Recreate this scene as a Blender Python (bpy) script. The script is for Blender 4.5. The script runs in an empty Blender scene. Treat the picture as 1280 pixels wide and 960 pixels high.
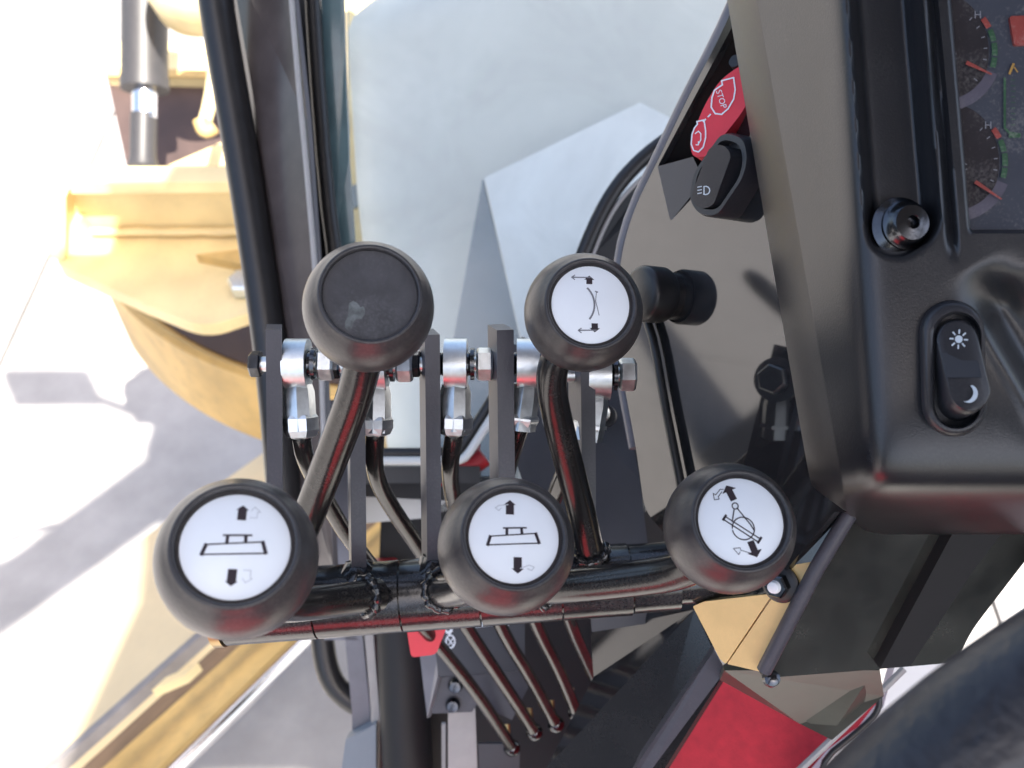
import bpy, bmesh, math, random
from mathutils import Vector, Matrix, geometry
random.seed(7)
S = bpy.context.scene
COL = S.collection
# ------------------------------------------------------------------ camera, sky, sun, exposure
FPX, CX, CY = 1200.0, 640.0, 480.0
PITCH = math.radians(50)
EYE = Vector((0, 0, 2.4))
cR = Vector((1, 0, 0)); cF = Vector((0, math.cos(PITCH), -math.sin(PITCH))); cU = Vector((0, math.sin(PITCH), math.cos(PITCH)))
cam = bpy.data.cameras.new('camera'); camo = bpy.data.objects.new('camera', cam); COL.objects.link(camo)
camo.location = EYE; camo.rotation_euler = (math.pi/2 - PITCH, 0, 0)
cam.sensor_width = 36; cam.lens = FPX/1280*36; cam.clip_start = 0.01; cam.clip_end = 3000
cam.dof.use_dof = True; cam.dof.focus_distance = 0.41; cam.dof.aperture_fstop = 14
S.camera = camo
SUN = Vector((0.9, -1.4, 3.0)).normalized()          # towards the sun
EL = math.asin(SUN.z); AZ = math.atan2(SUN.x, SUN.y)
w = bpy.data.worlds.new('World'); S.world = w; w.use_nodes = True
nt = w.node_tree; nt.nodes.clear()
sky = nt.nodes.new('ShaderNodeTexSky'); sky.sky_type = 'NISHITA'; sky.sun_disc = False
sky.sun_elevation = EL; sky.sun_rotation = AZ; sky.air_density = 1.0; sky.dust_density = 4.0; sky.ozone_density = 0.2
bg = nt.nodes.new('ShaderNodeBackground'); bg.inputs[1].default_value = 0.15
wo = nt.nodes.new('ShaderNodeOutputWorld'); nt.links.new(sky.outputs[0], bg.inputs[0]); nt.links.new(bg.outputs[0], wo.inputs[0])
sl = bpy.data.lights.new('sun', 'SUN'); sl.energy = 5.0; sl.angle = math.radians(0.6); sl.color = (1, .95, .86)
so = bpy.data.objects.new('sun', sl); COL.objects.link(so); so.rotation_euler = SUN.to_track_quat('Z', 'Y').to_euler()
S.view_settings.view_transform = 'Standard'; S.view_settings.look = 'None'
S.view_settings.exposure = 1.48; S.view_settings.gamma = 1.0
S.cycles.max_bounces = 8; S.cycles.diffuse_bounces = 4; S.cycles.glossy_bounces = 4; S.cycles.transparent_max_bounces = 12
S.cycles.caustics_reflective = False; S.cycles.caustics_refractive = False

# ------------------------------------------------------------------ places: a ray of the photograph met with a depth, a height or a plane
def ray(x, y): return cF + cR*((x-CX)/FPX) + cU*((CY-y)/FPX)
def P(x, y, d): return EYE + ray(x, y)*d
def PZ(x, y, z): r = ray(x, y); return EYE + r*((z-EYE.z)/r.z)
def PY(x, y, Y): r = ray(x, y); return EYE + r*((Y-EYE.y)/r.y)
def camv(x, y, z): return (cR*x + cU*y - cF*z).normalized()       # z = towards the camera
class Plane:
    def __init__(s, x, y, d, n): s.o = P(x, y, d); s.n = camv(*n)
    def at(s, x, y, off=0.0):
        r = ray(x, y); o = s.o + s.n*off
        return EYE + r*((o-EYE).dot(s.n)/r.dot(s.n))

# ------------------------------------------------------------------ materials
def mat(name, col, rough=.5, metal=0, ior=1.5, coat=0, var=.12, vscale=60, bump=.0, bscale=400, spec=.5, dust=0, dustcol=(.45,.42,.38), rvar=.1, croug=.03):
    m = bpy.data.materials.new(name); m.use_nodes = True; t = m.node_tree; N = t.nodes; L = t.links
    b = N['Principled BSDF']; tc = N.new('ShaderNodeTexCoord')
    nz = N.new('ShaderNodeTexNoise'); nz.inputs['Scale'].default_value = vscale; nz.inputs['Detail'].default_value = 6; nz.inputs['Roughness'].default_value = .6
    L.new(tc.outputs['Object'], nz.inputs['Vector'])
    r = N.new('ShaderNodeValToRGB'); r.color_ramp.elements[0].position = .3; r.color_ramp.elements[1].position = .7
    r.color_ramp.elements[0].color = [c*(1-var) for c in col]+[1]; r.color_ramp.elements[1].color = [min(1, c*(1+var)) for c in col]+[1]
    L.new(nz.outputs['Fac'], r.inputs[0]); out = r.outputs[0]
    rr = N.new('ShaderNodeMapRange'); rr.inputs['To Min'].default_value = max(.02, rough-rvar*rough); rr.inputs['To Max'].default_value = rough+rvar*rough
    L.new(nz.outputs['Fac'], rr.inputs['Value']); rout = rr.outputs[0]
    if dust:
        n2 = N.new('ShaderNodeTexNoise'); n2.inputs['Scale'].default_value = 900; n2.inputs['Detail'].default_value = 3; L.new(tc.outputs['Object'], n2.inputs['Vector'])
        n3 = N.new('ShaderNodeTexNoise'); n3.inputs['Scale'].default_value = 35; n3.inputs['Detail'].default_value = 4; L.new(tc.outputs['Object'], n3.inputs['Vector'])
        mu = N.new('ShaderNodeMath'); mu.operation = 'MULTIPLY'; L.new(n2.outputs['Fac'], mu.inputs[0]); L.new(n3.outputs['Fac'], mu.inputs[1])
        mr = N.new('ShaderNodeMapRange'); mr.inputs['From Min'].default_value = .25; mr.inputs['From Max'].default_value = .5; mr.inputs['To Max'].default_value = dust
        L.new(mu.outputs[0], mr.inputs['Value'])
        mx = N.new('ShaderNodeMixRGB'); mx.inputs[2].default_value = (*dustcol, 1); L.new(mr.outputs[0], mx.inputs[0]); L.new(out, mx.inputs[1]); out = mx.outputs[0]
    L.new(out, b.inputs['Base Color']); L.new(rout, b.inputs['Roughness'])
    b.inputs['Metallic'].default_value = metal; b.inputs['IOR'].default_value = ior
    b.inputs['Specular IOR Level'].default_value = spec
    b.inputs['Coat Weight'].default_value = coat; b.inputs['Coat Roughness'].default_value = croug
    if bump:
        n4 = N.new('ShaderNodeTexNoise'); n4.inputs['Scale'].default_value = bscale; n4.inputs['Detail'].default_value = 4; L.new(tc.outputs['Object'], n4.inputs['Vector'])
        bp = N.new('ShaderNodeBump'); bp.inputs['Strength'].default_value = bump; bp.inputs['Distance'].default_value = .001
        L.new(n4.outputs['Fac'], bp.inputs['Height']); L.new(bp.outputs[0], b.inputs['Normal'])
    return m
M = {}
M['concrete'] = mat('concrete', (.36,.345,.335), .9, var=.14, vscale=7, bump=.6, bscale=60)
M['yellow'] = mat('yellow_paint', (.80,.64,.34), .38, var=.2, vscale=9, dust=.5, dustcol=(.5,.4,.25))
M['yellow_pale'] = mat('polished_pale_yellow_blade', (.68,.54,.32), .45, var=.08, vscale=5, dust=.2, dustcol=(.5,.42,.3))
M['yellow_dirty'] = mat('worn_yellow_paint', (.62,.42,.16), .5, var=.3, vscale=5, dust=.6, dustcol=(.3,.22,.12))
M['brown'] = mat('painted_shade_brown', (.075,.048,.042), .6, var=.2, vscale=8)  # shade on the yellow steel put into a brown colour
M['grey_cyl'] = mat('grey_cylinder_paint', (.045,.043,.045), .45, var=.1)
M['chrome'] = mat('chrome', (.85,.85,.86), .12, metal=1, var=.03)
M['zinc'] = mat('zinc_plated_steel', (.72,.76,.77), .36, metal=1, var=.12, vscale=200, bump=.08, bscale=500, rvar=.5)
M['knob'] = mat('matt_black_knob', (.036,.034,.036), .34, var=.2, vscale=90, bump=.10, bscale=700, dust=.07, ior=1.5, rvar=.35)
M['recess'] = mat('empty_recess', (.05,.048,.052), .6, var=.25, vscale=120, bump=.15, bscale=500, dust=.15, dustcol=(.25,.26,.26))
M['rod'] = mat('black_enamel_rod', (.015,.014,.014), .22, var=.2, ior=1.6, bump=.12, bscale=160, dust=.06)
M['tube'] = mat('black_enamel_tube', (.016,.016,.018), .18, var=.2, ior=1.6, bump=.18, bscale=140, dust=.08)
M['plate'] = mat('satin_black_plate', (.055,.055,.068), .36, var=.1, bump=.12, bscale=700, dust=.05)
M['gloss'] = mat('gloss_black_panel', (.016,.017,.019), .05, var=.1, vscale=12, ior=1.8, spec=.5, bump=.03, bscale=14, rvar=.3, dust=.05)
M['mottled_gloss'] = mat('painted_reflection_gloss', (.030,.032,.027), .14, var=.8, vscale=16, ior=1.9, bump=.04, bscale=12, rvar=.6, dust=.05)  # greenish reflection patches put in as colour noise
M['matt_plate'] = mat('matt_charcoal_plate', (.045,.047,.056), .5, var=.06, bump=.1, bscale=900)
M['pillar'] = mat('black_painted_pillar', (.02,.018,.018), .10, var=.15, vscale=30, ior=1.9, bump=.03, bscale=40)
M['rubber'] = mat('black_rubber', (.016,.016,.017), .36, var=.15, bump=.1, bscale=500)
M['dash'] = mat('black_dash_plastic', (.014,.015,.018), .30, var=.10, vscale=20, bump=.09, bscale=1500, ior=1.55, rvar=.25, dust=.035)
M['switch'] = mat('black_switch_plastic', (.026,.027,.032), .33, var=.05, bump=.03, bscale=900, dust=.03)
M['rocker_mid'] = mat('rocker_insert', (.04,.045,.055), .3, var=.05)
M['white'] = mat('white_label', (.8,.83,.86), .35, var=.02)
M['print'] = mat('black_print', (.02,.012,.018), .5, var=.05)
M['faint'] = mat('faint_grey_print', (.55,.57,.60), .5, var=.05)
M['midprint'] = mat('grey_print', (.18,.18,.20), .5, var=.05)
M['icon'] = mat('pale_icon_print', (.55,.62,.68), .5, var=.05)
M['red'] = mat('red_plastic', (.75,.035,.05), .3, var=.05)
M['red_cloth'] = mat('red_fabric', (.58,.035,.05), .85, var=.15, vscale=90, bump=.4, bscale=700)
M['red_dark'] = mat('dark_red_tube', (.3,.01,.015), .4, var=.1)
M['pale'] = mat('pale_grey_paint', (.64,.65,.62), .4, var=.04, vscale=4, dust=.15, dustcol=(.8,.8,.8))
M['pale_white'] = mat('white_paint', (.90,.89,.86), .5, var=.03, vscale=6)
M['bluegrey'] = mat('painted_shade_blue_grey', (.20,.24,.28), .4, var=.1, vscale=12)
M['greytrim'] = mat('grey_trim', (.16,.16,.18), .3, var=.15, vscale=30)
M['lightgrey'] = mat('light_grey_sheet', (.36,.35,.34), .5, var=.06)
M['edge_shade'] = mat('painted_edge_shade', (.24,.22,.21), .5, var=.2, vscale=20)  # shade on the blade's edge put into a grey colour
M['band_brown'] = mat('dark_brown_band', (.20,.13,.08), .6, var=.3, vscale=14)  # darker brown band along the top of the rear plate
M['semi'] = mat('semi_gloss_black', (.018,.018,.020), .14, var=.15, vscale=20, ior=1.6, dust=.015)
M['greygloss'] = mat('grey_gloss_panel', (.04,.046,.038), .35, var=.5, vscale=14, ior=1.45)
M['pillar_face'] = mat('painted_ground_reflection', (.075,.062,.060), .22, var=.25, vscale=25, ior=1.6, bump=.05, bscale=60)  # brown-grey of the mirrored ground put into the base colour
M['added_shed'] = mat('added_shed_dark', (.03,.035,.045), .6, var=.1, vscale=1)
M['added_shed_panel'] = mat('added_shed_pale', (.30,.26,.23), .7, var=.1, vscale=1)
M['residue'] = mat('pale_glue_residue', (.10,.108,.108), .6, var=.6, vscale=300)
M['black'] = mat('deep_black', (.008,.008,.009), .6, var=.1)
M['gold'] = mat('painted_yellow_reflection', (.82,.58,.25), .35, var=.10, vscale=40, dust=.1, dustcol=(.4,.3,.15))  # yellow colour stands in for the mirrored sunlit blade
M['bolt'] = mat('dark_chrome_bolt', (.09,.095,.105), .2, metal=1, var=.2, vscale=150, bump=.1, bscale=300)
M['wheel'] = mat('grained_black_leather', (.02,.021,.027), .38, var=.15, bump=.7, bscale=260)
M['gface'] = mat('gauge_face', (.024,.021,.024), .25, var=.2, vscale=60, dust=.16)
M['gpanel'] = mat('gauge_panel_print', (.045,.05,.065), .3, var=.1, vscale=40, dust=.3)
M['ggreen'] = mat('green_scale', (.025,.075,.035), .4, var=.2, dust=.4)
M['gred'] = mat('red_scale', (.24,.04,.032), .4, var=.2, dust=.3)
M['glilac'] = mat('lilac_scale', (.08,.072,.095), .4, var=.1, dust=.1)
M['amber'] = mat('amber_mark', (.35,.2,.05), .4)
M['roof'] = mat('unseen_roof_lining', (.10,.10,.11), .9, var=.05)
M['lens'] = mat('mirror_back', (.02,.02,.02), .4)
M['brass'] = mat('brass_shim', (.45,.33,.16), .3, metal=1, var=.1)
gm = bpy.data.materials.new('window_glass'); gm.use_nodes = True; t = gm.node_tree; t.nodes.clear()
o_ = t.nodes.new('ShaderNodeOutputMaterial'); mx_ = t.nodes.new('ShaderNodeMixShader'); fr = t.nodes.new('ShaderNodeFresnel'); fr.inputs[0].default_value = 1.5
tr = t.nodes.new('ShaderNodeBsdfTransparent'); tr.inputs[0].default_value = (.93,.96,.95,1); gl = t.nodes.new('ShaderNodeBsdfGlossy'); gl.inputs['Roughness'].default_value = .22
t.links.new(fr.outputs[0], mx_.inputs[0]); t.links.new(tr.outputs[0], mx_.inputs[1]); t.links.new(gl.outputs[0], mx_.inputs[2]); 
df = t.nodes.new('ShaderNodeBsdfDiffuse'); df.inputs[0].default_value = (.75,.76,.72,1); m2 = t.nodes.new('ShaderNodeMixShader')
tcg = t.nodes.new('ShaderNodeTexCoord'); ng = t.nodes.new('ShaderNodeTexNoise'); ng.inputs['Scale'].default_value = 9; ng.inputs['Detail'].default_value = 8; ng.inputs['Distortion'].default_value = 1.2
mg = t.nodes.new('ShaderNodeMapRange'); mg.inputs['From Min'].default_value = .35; mg.inputs['From Max'].default_value = .75; mg.inputs['To Min'].default_value = .04; mg.inputs['To Max'].default_value = .20
t.links.new(tcg.outputs['Object'], ng.inputs['Vector']); t.links.new(ng.outputs['Fac'], mg.inputs['Value']); t.links.new(mg.outputs[0], m2.inputs[0])
t.links.new(mx_.outputs[0], m2.inputs[1]); t.links.new(df.outputs[0], m2.inputs[2]); t.links.new(m2.outputs[0], o_.inputs[0])
M['glass'] = gm
tg = mat('teal_glass_edge', (.10,.16,.17), .12, var=.2, vscale=20, ior=1.6); M['teal'] = tg

# ------------------------------------------------------------------ object helpers
def thing(name, label, cat, loc, group=None):
    o = bpy.data.objects.new(name, None); COL.objects.link(o); o.location = loc; o.empty_display_size = .02
    o['label'] = label; o['category'] = cat
    if group: o['group'] = group
    return o
def rootpos(o):
    v = Vector((0,0,0))
    while o: v += o.location; o = o.parent
    return v
def obj(name, bm, m, parent=None, smooth=True, ang=40, label=None):
    me = bpy.data.meshes.new(name)
    bmesh.ops.recalc_face_normals(bm, faces=bm.faces)
    c = Vector((0,0,0))
    for v in bm.verts: c += v.co
    c /= max(1, len(bm.verts))
    bmesh.ops.translate(bm, verts=bm.verts, vec=-c)
    bm.to_mesh(me); bm.free(); me.materials.append(M[m] if isinstance(m, str) else m)
    o = bpy.data.objects.new(name, me); COL.objects.link(o)
    if smooth:
        me.polygons.foreach_set('use_smooth', [True]*len(me.polygons))
        me.set_sharp_from_angle(angle=math.radians(ang))
    if parent: o.parent = parent; o.location = c - rootpos(parent)
    else: o.location = c
    if label: o['label'] = label
    return o
def struct(o): o['kind'] = 'structure'; return o
def tag(o, label, cat, group=None):
    o['label'] = label; o['category'] = cat
    if group: o['group'] = group
    return o

def chaikin(pts, n=2, keep=True):
    for _ in range(n):
        q = [pts[0]]
        for a, b in zip(pts, pts[1:]): q += [a.lerp(b, .25), a.lerp(b, .75)]
        q.append(pts[-1]); pts = q
    return pts
def add_tube(bm, pts, r, seg=20, cap=True, rounded=0, start=None):
    pts = [Vector(p) for p in pts]
    if rounded: pts = chaikin(pts, rounded)
    n = len(pts); rs = r if isinstance(r, (list, tuple)) else [r]*n
    if len(rs) != n: rs = [rs[0] + (rs[-1]-rs[0])*i/(n-1) for i in range(n)]
    T = []
    for i in range(n):
        d = (pts[min(n-1, i+1)] - pts[max(0, i-1)]).normalized(); T.append(d)
    u = start or (Vector((0,0,1)) if abs(T[0].z) < .9 else Vector((1,0,0)))
    u = (u - T[0]*u.dot(T[0])).normalized(); rings = []
    for i in range(n):
        u = (u - T[i]*u.dot(T[i])).normalized(); v = T[i].cross(u)
        rings.append([bm.verts.new(pts[i] + (u*math.cos(2*math.pi*k/seg) + v*math.sin(2*math.pi*k/seg))*rs[i]) for k in range(seg)])
    for a, b in zip(rings, rings[1:]):
        for k in range(seg): bm.faces.new((a[k], a[(k+1)%seg], b[(k+1)%seg], b[k]))
    if cap: bm.faces.new(rings[0][::-1]); bm.faces.new(rings[-1])
    return bm
def tube(*a, **k): return add_tube(bmesh.new(), *a, **k)
def add_lathe(bm, o, ax, prof, seg=48, ref=None):
    ax = ax.normalized(); u = ref or Vector((0,0,1))
    u = u - ax*u.dot(ax)
    if u.length < .1: u = Vector((1,0,0)) - ax*ax.x
    u.normalize(); v = ax.cross(u); rings = []
    for (r, h) in prof:
        if r < 1e-7: rings.append([bm.verts.new(o+ax*h)])
        else: rings.append([bm.verts.new(o + ax*h + (u*math.cos(2*math.pi*k/seg)+v*math.sin(2*math.pi*k/seg))*r) for k in range(seg)])
    for a, b in zip(rings, rings[1:]):
        if len(a) == 1 and len(b) == 1: continue
        for k in range(seg):
            k2 = (k+1) % seg
            if len(a) == 1: bm.faces.new((a[0], b[k2], b[k]))
            elif len(b) == 1: bm.faces.new((a[k], a[k2], b[0]))
            else: bm.faces.new((a[k], a[k2], b[k2], b[k]))
    return bm
def lathe(*a, **k): return add_lathe(bmesh.new(), *a, **k)
def add_loft(bm, rings, cap=True):
    R = [[bm.verts.new(p) for p in r] for r in rings]; n = len(R[0])
    for a, b in zip(R, R[1:]):
        for k in range(n): bm.faces.new((a[k], a[(k+1)%n], b[(k+1)%n], b[k]))
    if cap: bm.faces.new(R[0][::-1]); bm.faces.new(R[-1])
    return bm
def loft(rings, cap=True): return add_loft(bmesh.new(), rings, cap)
def slab(pts, thick, away=True):
    """solid plate: world outline, thickness pushed away from the camera along the outline's normal"""
    pts = [Vector(p) for p in pts]
    n = geometry.normal(pts) if len(pts) > 3 else geometry.normal(*pts)
    c = sum(pts, Vector())/len(pts)
    if (c-EYE).dot(n) < 0: n = -n
    return loft([pts, [p+n*thick for p in pts]])
def bevel(bm, w, seg=2, ang=30):
    e = [e for e in bm.edges if len(e.link_faces) == 2 and e.calc_face_angle(0) > math.radians(ang)]
    bmesh.ops.bevel(bm, geom=e, offset=w, segments=seg, profile=.5, affect='EDGES', clamp_overlap=True); return bm
def rnd(pts, r, n=5):
    """round the corners of a pixel outline"""
    out = []; N = len(pts)
    for i in range(N):
        p = Vector(pts[i]); a = Vector(pts[i-1]); b = Vector(pts[(i+1)%N])
        rr = r[i] if isinstance(r, (list, tuple)) else r
        da, db = (a-p), (b-p); la, lb = da.length, db.length; q = min(rr, la*.48, lb*.48)
        A = p + da/la*q; B = p + db/lb*q
        if q < .3: out.append(tuple(p)); continue
        for k in range(n+1):
            s = k/n; out.append(tuple(A*(1-s)**2 + p*2*s*(1-s) + B*s*s))
    return out
def prism(pts, pl, top, bot): return loft([[pl.at(x, y, top) for x, y in pts], [pl.at(x, y, top) - pl.n*(top-bot) for x, y in pts]])
def stad(x0, y0, x1, y1, r, n=10, r2=None):
    a = math.atan2(y1-y0, x1-x0); r2 = r2 or r; o = []
    for k in range(n+1): t_ = a - math.pi/2 + math.pi*k/n; o.append((x1+r2*math.cos(t_), y1+r2*math.sin(t_)))
    for k in range(n+1): t_ = a + math.pi/2 + math.pi*k/n; o.append((x0+r*math.cos(t_), y0+r*math.sin(t_)))
    return o
def add_box(bm, o, ax, ay, az):
    vs = [bm.verts.new(o + ax*i + ay*j + az*k) for i in (-.5,.5) for j in (-.5,.5) for k in (-.5,.5)]
    for f in ((0,1,3,2),(4,6,7,5),(0,4,5,1),(2,3,7,6),(0,2,6,4),(1,5,7,3)): bm.faces.new([vs[i] for i in f])
    return bm
def box(*a): return add_box(bmesh.new(), *a)
def hexa(bm, o, ax, r, h, chamf=.12):
    add_lathe(bm, o, ax, [(0,0),(r*(1-chamf),0),(r,h*.14),(r,h*.86),(r*(1-chamf),h),(0,h)], seg=6)
    return bm
# flat print: polylines and filled shapes in a local frame
class Frame:
    def __init__(s, o, ex, ey, n): s.o, s.ex, s.ey, s.n = o, ex, ey, n
    def at(s, x, y, h=0): return s.o + s.ex*x + s.ey*y + s.n*h
def stroke(bm, fr, pts, wd, h=.00012, closed=False):
    pp = [Vector(p) for p in pts]
    if closed: pp = pp + [pp[0]]
    for a, b in zip(pp, pp[1:]):
        d = (b-a)
        if d.length < 1e-9: continue
        d = d.normalized(); q = Vector((-d.y, d.x))*wd/2; a2 = a-d*wd*.3; b2 = b+d*wd*.3
        vs = [bm.verts.new(fr.at(p.x, p.y, h)) for p in (a2+q, a2-q, b2-q, b2+q)]; bm.faces.new(vs)
        h += 2e-6
def fill(bm, fr, pts, h=.00012):
    bm.faces.new([bm.verts.new(fr.at(x, y, h)) for x, y in pts])
def arcpts(cx, cy, r, a0, a1, n=14, ry=None):
    ry = ry or r
    return [(cx+r*math.cos(math.radians(a0+(a1-a0)*i/n)), cy+ry*math.sin(math.radians(a0+(a1-a0)*i/n))) for i in range(n+1)]
def text(s, fr, x, y, size, m, parent, name='lettering', rot=0):
    cu = bpy.data.curves.new('txt', 'FONT'); cu.body = s; cu.size = size; cu.align_x = 'CENTER'; cu.align_y = 'CENTER'
    to = bpy.data.objects.new('txt', cu); COL.objects.link(to)
    dg = bpy.context.evaluated_depsgraph_get(); me = bpy.data.meshes.new_from_object(to.evaluated_get(dg))
    bpy.data.objects.remove(to); c, s_ = math.cos(rot), math.sin(rot)
    bm = bmesh.new(); bm.from_mesh(me); bpy.data.meshes.remove(me)
    for v in bm.verts: v.co = fr.at(x + v.co.x*c - v.co.y*s_, y + v.co.x*s_ + v.co.y*c, .00015)
    return obj(name, bm, m, parent, smooth=False)

# ------------------------------------------------------------------ THE SETTING: concrete yard
b = bmesh.new(); add_box(b, Vector((0,0,-.08)), Vector((600,0,0)), Vector((0,600,0)), Vector((0,0,.08)))
ground = struct(obj('ground', b, 'concrete', smooth=False))
jx, jy, G = -1.69, 2.76, 3.0
slabmesh = None
for i in range(-4, 4):
    for j in range(-3, 4):
        cx_, cy_ = jx + (i+.5)*G, jy + (j+.5)*G
        if slabmesh is None:
            bm = box(Vector((cx_, cy_, -.01)), Vector((G-.014,0,0)), Vector((0,G-.014,0)), Vector((0,0,.05))); bevel(bm, .006, 2)
            o = obj('concrete_slab', bm, 'concrete', ground, smooth=False); slabmesh = o.data
        else:
            o = bpy.data.objects.new('concrete_slab', slabmesh); COL.objects.link(o); o.parent = ground
            o.location = Vector((cx_, cy_, -.01)) - rootpos(ground)

# ------------------------------------------------------------------ GRADER OUTSIDE THE CAB
# moldboard: long curved yellow blade running down to the lower left
mb = thing('moldboard', 'long sunlit yellow grader blade running diagonally at lower left behind the leftmost knob', 'blade', PZ(150, 850, .3))
a0, a1 = PZ(470, 466, .50), PZ(-120, 885, .50); b0, b1 = PZ(475, 600, .78), PZ(-20, 1043, .78)
obj('top_plate', slab([a0, a1, b1, b0], .03), 'yellow_pale', mb, smooth=False)
c0, c1 = PZ(493, 606, .75), PZ(0, 1052, .75)
obj('edge_strip', slab([b0+Vector((0,0,.012)), b1+Vector((0,0,.012)), c1, c0], .015), 'edge_shade', mb, smooth=False)
d0, d1 = PZ(570, 612, .42), PZ(104, 1060, .42)
e0_, e1_ = PZ(506, 622, .63), PZ(30, 1048, .63)
obj('brown_band', slab([c0, c1, e1_, e0_], .02), 'band_brown', mb, smooth=False)
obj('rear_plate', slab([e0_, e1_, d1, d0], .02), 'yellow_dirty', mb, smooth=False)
ax = (b1-b0).normalized()
for (x, y) in ((222, 850),):
    p = PZ(x, y, .80); bm = bmesh.new()
    add_box(bm, p, ax*.03, Vector((.05,.025,0)), Vector((0,0,.03))); bevel(bm, .01)
    obj('slide_bracket', bm, 'yellow', mb)
rodo = thing('shift_cylinder', 'polished chrome cylinder rod running diagonally beside the yellow blade', 'hydraulic cylinder', PZ(300, 880, .4))
obj('rod', tube([PZ(600, 584, .55), PZ(106, 1069, .55)], .019, 24), 'chrome', rodo)
obj('rod_guide', tube([PZ(670, 570, .6), PZ(580, 647, .6)], .045, 24), 'grey_cyl', rodo)
# circle (slewing ring)
ring = thing('slewing_ring', 'curved worn yellow ring wall below the flanged block at left', 'slewing ring', PZ(250, 480, .8))
zt, zb = .92, .70
A, B_, C_ = [PZ(*p, zt).to_2d() for p in ((152, 380), (232, 440), (330, 478))]
def arcwall(c, prof, a0_, a1_, n=70):
    bm = bmesh.new(); rows = []
    for i in range(n+1):
        a = a0_+(a1_-a0_)*i/n; rows.append([bm.verts.new(c+Vector((math.cos(a)*r, math.sin(a)*r, z))) for r, z in prof])
    m = len(prof)
    for p, q in zip(rows, rows[1:]):
        for k in range(m): bm.faces.new((p[k], p[(k+1)%m], q[(k+1)%m], q[k]))
    bm.faces.new(rows[0][::-1]); bm.faces.new(rows[-1]); return bm
def circ(a, b, c):
    d = 2*(a.x*(b.y-c.y)+b.x*(c.y-a.y)+c.x*(a.y-b.y))
    ux = ((a.length_squared)*(b.y-c.y)+(b.length_squared)*(c.y-a.y)+(c.length_squared)*(a.y-b.y))/d
    uy = ((a.length_squared)*(c.x-b.x)+(b.length_squared)*(a.x-c.x)+(c.length_squared)*(b.x-a.x))/d
    return Vector((ux, uy))
cc = circ(A, B_, C_); Rr = (A-cc).length
print('ring', cc, Rr)
cen = Vector((cc.x, cc.y, 0)); Z = Vector((0,0,1))
aA = math.atan2(A.y-cc.y, A.x-cc.x); aC = math.atan2(C_.y-cc.y, C_.x-cc.x)
if aA < 0: aA += 2*math.pi
if aC < aA: aC += 2*math.pi
if aC-aA > math.pi: print('ARC?')
print('arc', aA, aC)
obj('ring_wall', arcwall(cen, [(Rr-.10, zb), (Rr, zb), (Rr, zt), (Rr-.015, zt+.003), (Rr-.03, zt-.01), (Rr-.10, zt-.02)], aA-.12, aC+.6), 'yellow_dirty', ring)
obj('ring_top', arcwall(cen, [(Rr*.75, zt-.05), (Rr*.75, zt-.02), (Rr-.035, zt-.006), (Rr-.035, zt-.04)], aA-.12, aC+.6), 'brown', ring)  # brown stands in for the shadow of the plate above
# drawbar block
db = thing('drawbar_block', 'bright yellow flanged steel block standing on the plate above the curved ring', 'machine part', PZ(200, 300, 1.1))
pz = 1.12
obj('base_plate', slab([PZ(x, y, pz) for x, y in rnd([(80,288),(420,290),(420,392),(330,384),(255,410),(200,388),(70,330)], [12,0,0,30,40,30,10])], .03), 'yellow', db, smooth=False)
Yw = PZ(200, 292, pz).y
obj('web', slab([PY(x, y, Yw) for x, y in ((96,292),(400,292),(400,224),(92,224))], .03), 'yellow', db, smooth=False)
zf = PY(95, 222, Yw).z
fl0 = [PZ(88,224,zf), PZ(400,226,zf)]; 
obj('top_flange', slab([PZ(x, y, zf+.02) for x, y in ((76,208),(400,208),(400,226),(84,229))], .025), 'yellow', db, smooth=False)
obj('end_rib', slab([PY(96,292,Yw)+Vector((.0,-.08,0)), PY(96,292,Yw), PY(92,224,Yw), PY(92,224,Yw)+Vector((0,-.05,0))], .03), 'yellow', db, smooth=False)
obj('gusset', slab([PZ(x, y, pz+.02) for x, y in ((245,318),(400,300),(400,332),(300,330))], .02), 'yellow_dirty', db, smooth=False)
bm = bmesh.new()
hexa(bm, PZ(307, 362, pz), Z, .03, .03); obj('bolt', bm, 'zinc', db, smooth=False)
obj('weld_seam', tube([PY(100+i*25, 290+random.uniform(-1,1), Yw-.01) for i in range(13)], [.008+.002*(i%2) for i in range(13)], 8), 'yellow', db)
bm = bmesh.new(); add_lathe(bm, PZ(92, 296, pz), Z, [(0,.06),(.035,.05),(.045,0),(0,0)], 20); obj('corner_boss', bm, 'yellow', db)
# shade-side arm running up from the block
arm = thing('yellow_drawbar_arm', 'sloping sunlit yellow arm behind the block, meeting the dark window pillar', 'machine part', PZ(260, 190, 1.3))
obj('arm_plate', slab([P(210,207,2.95), P(400,205,2.9), P(400,130,3.0), P(290,172,3.0)], .06), 'yellow', arm, smooth=False)
lc = thing('lift_cylinder', 'vertical grey hydraulic cylinder with chrome rod at upper left', 'hydraulic cylinder', P(180, 100, 2.8))
bm = tube([P(181,-60,2.82), P(181,98,2.82)], .066, 32); obj('barrel', bm, 'grey_cyl', lc)
bm = tube([P(181,97,2.82), P(181,112,2.82)], .069, 32); bevel(bm, .008); obj('gland', bm, 'grey_cyl', lc)
obj('rod', tube([P(181,100,2.82), P(181,148,2.82)], .036, 24), 'chrome', lc)
obj('rod_end', tube([P(180,143,2.82), P(179,195,2.82), P(179,207,2.82)], [.038,.038,.043], 24), 'grey_cyl', lc)
fa = thing('front_frame_arm', 'yellow steel frame box behind the grey cylinder with its shaded side put in as brown colour', 'machine frame', P(190, 100, 3.4))
obj('top_face', slab([P(126,52,3.35), P(330,52,3.35), P(330,100,3.25), P(133,93,3.25)], .05), 'yellow', fa, smooth=False)
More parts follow.
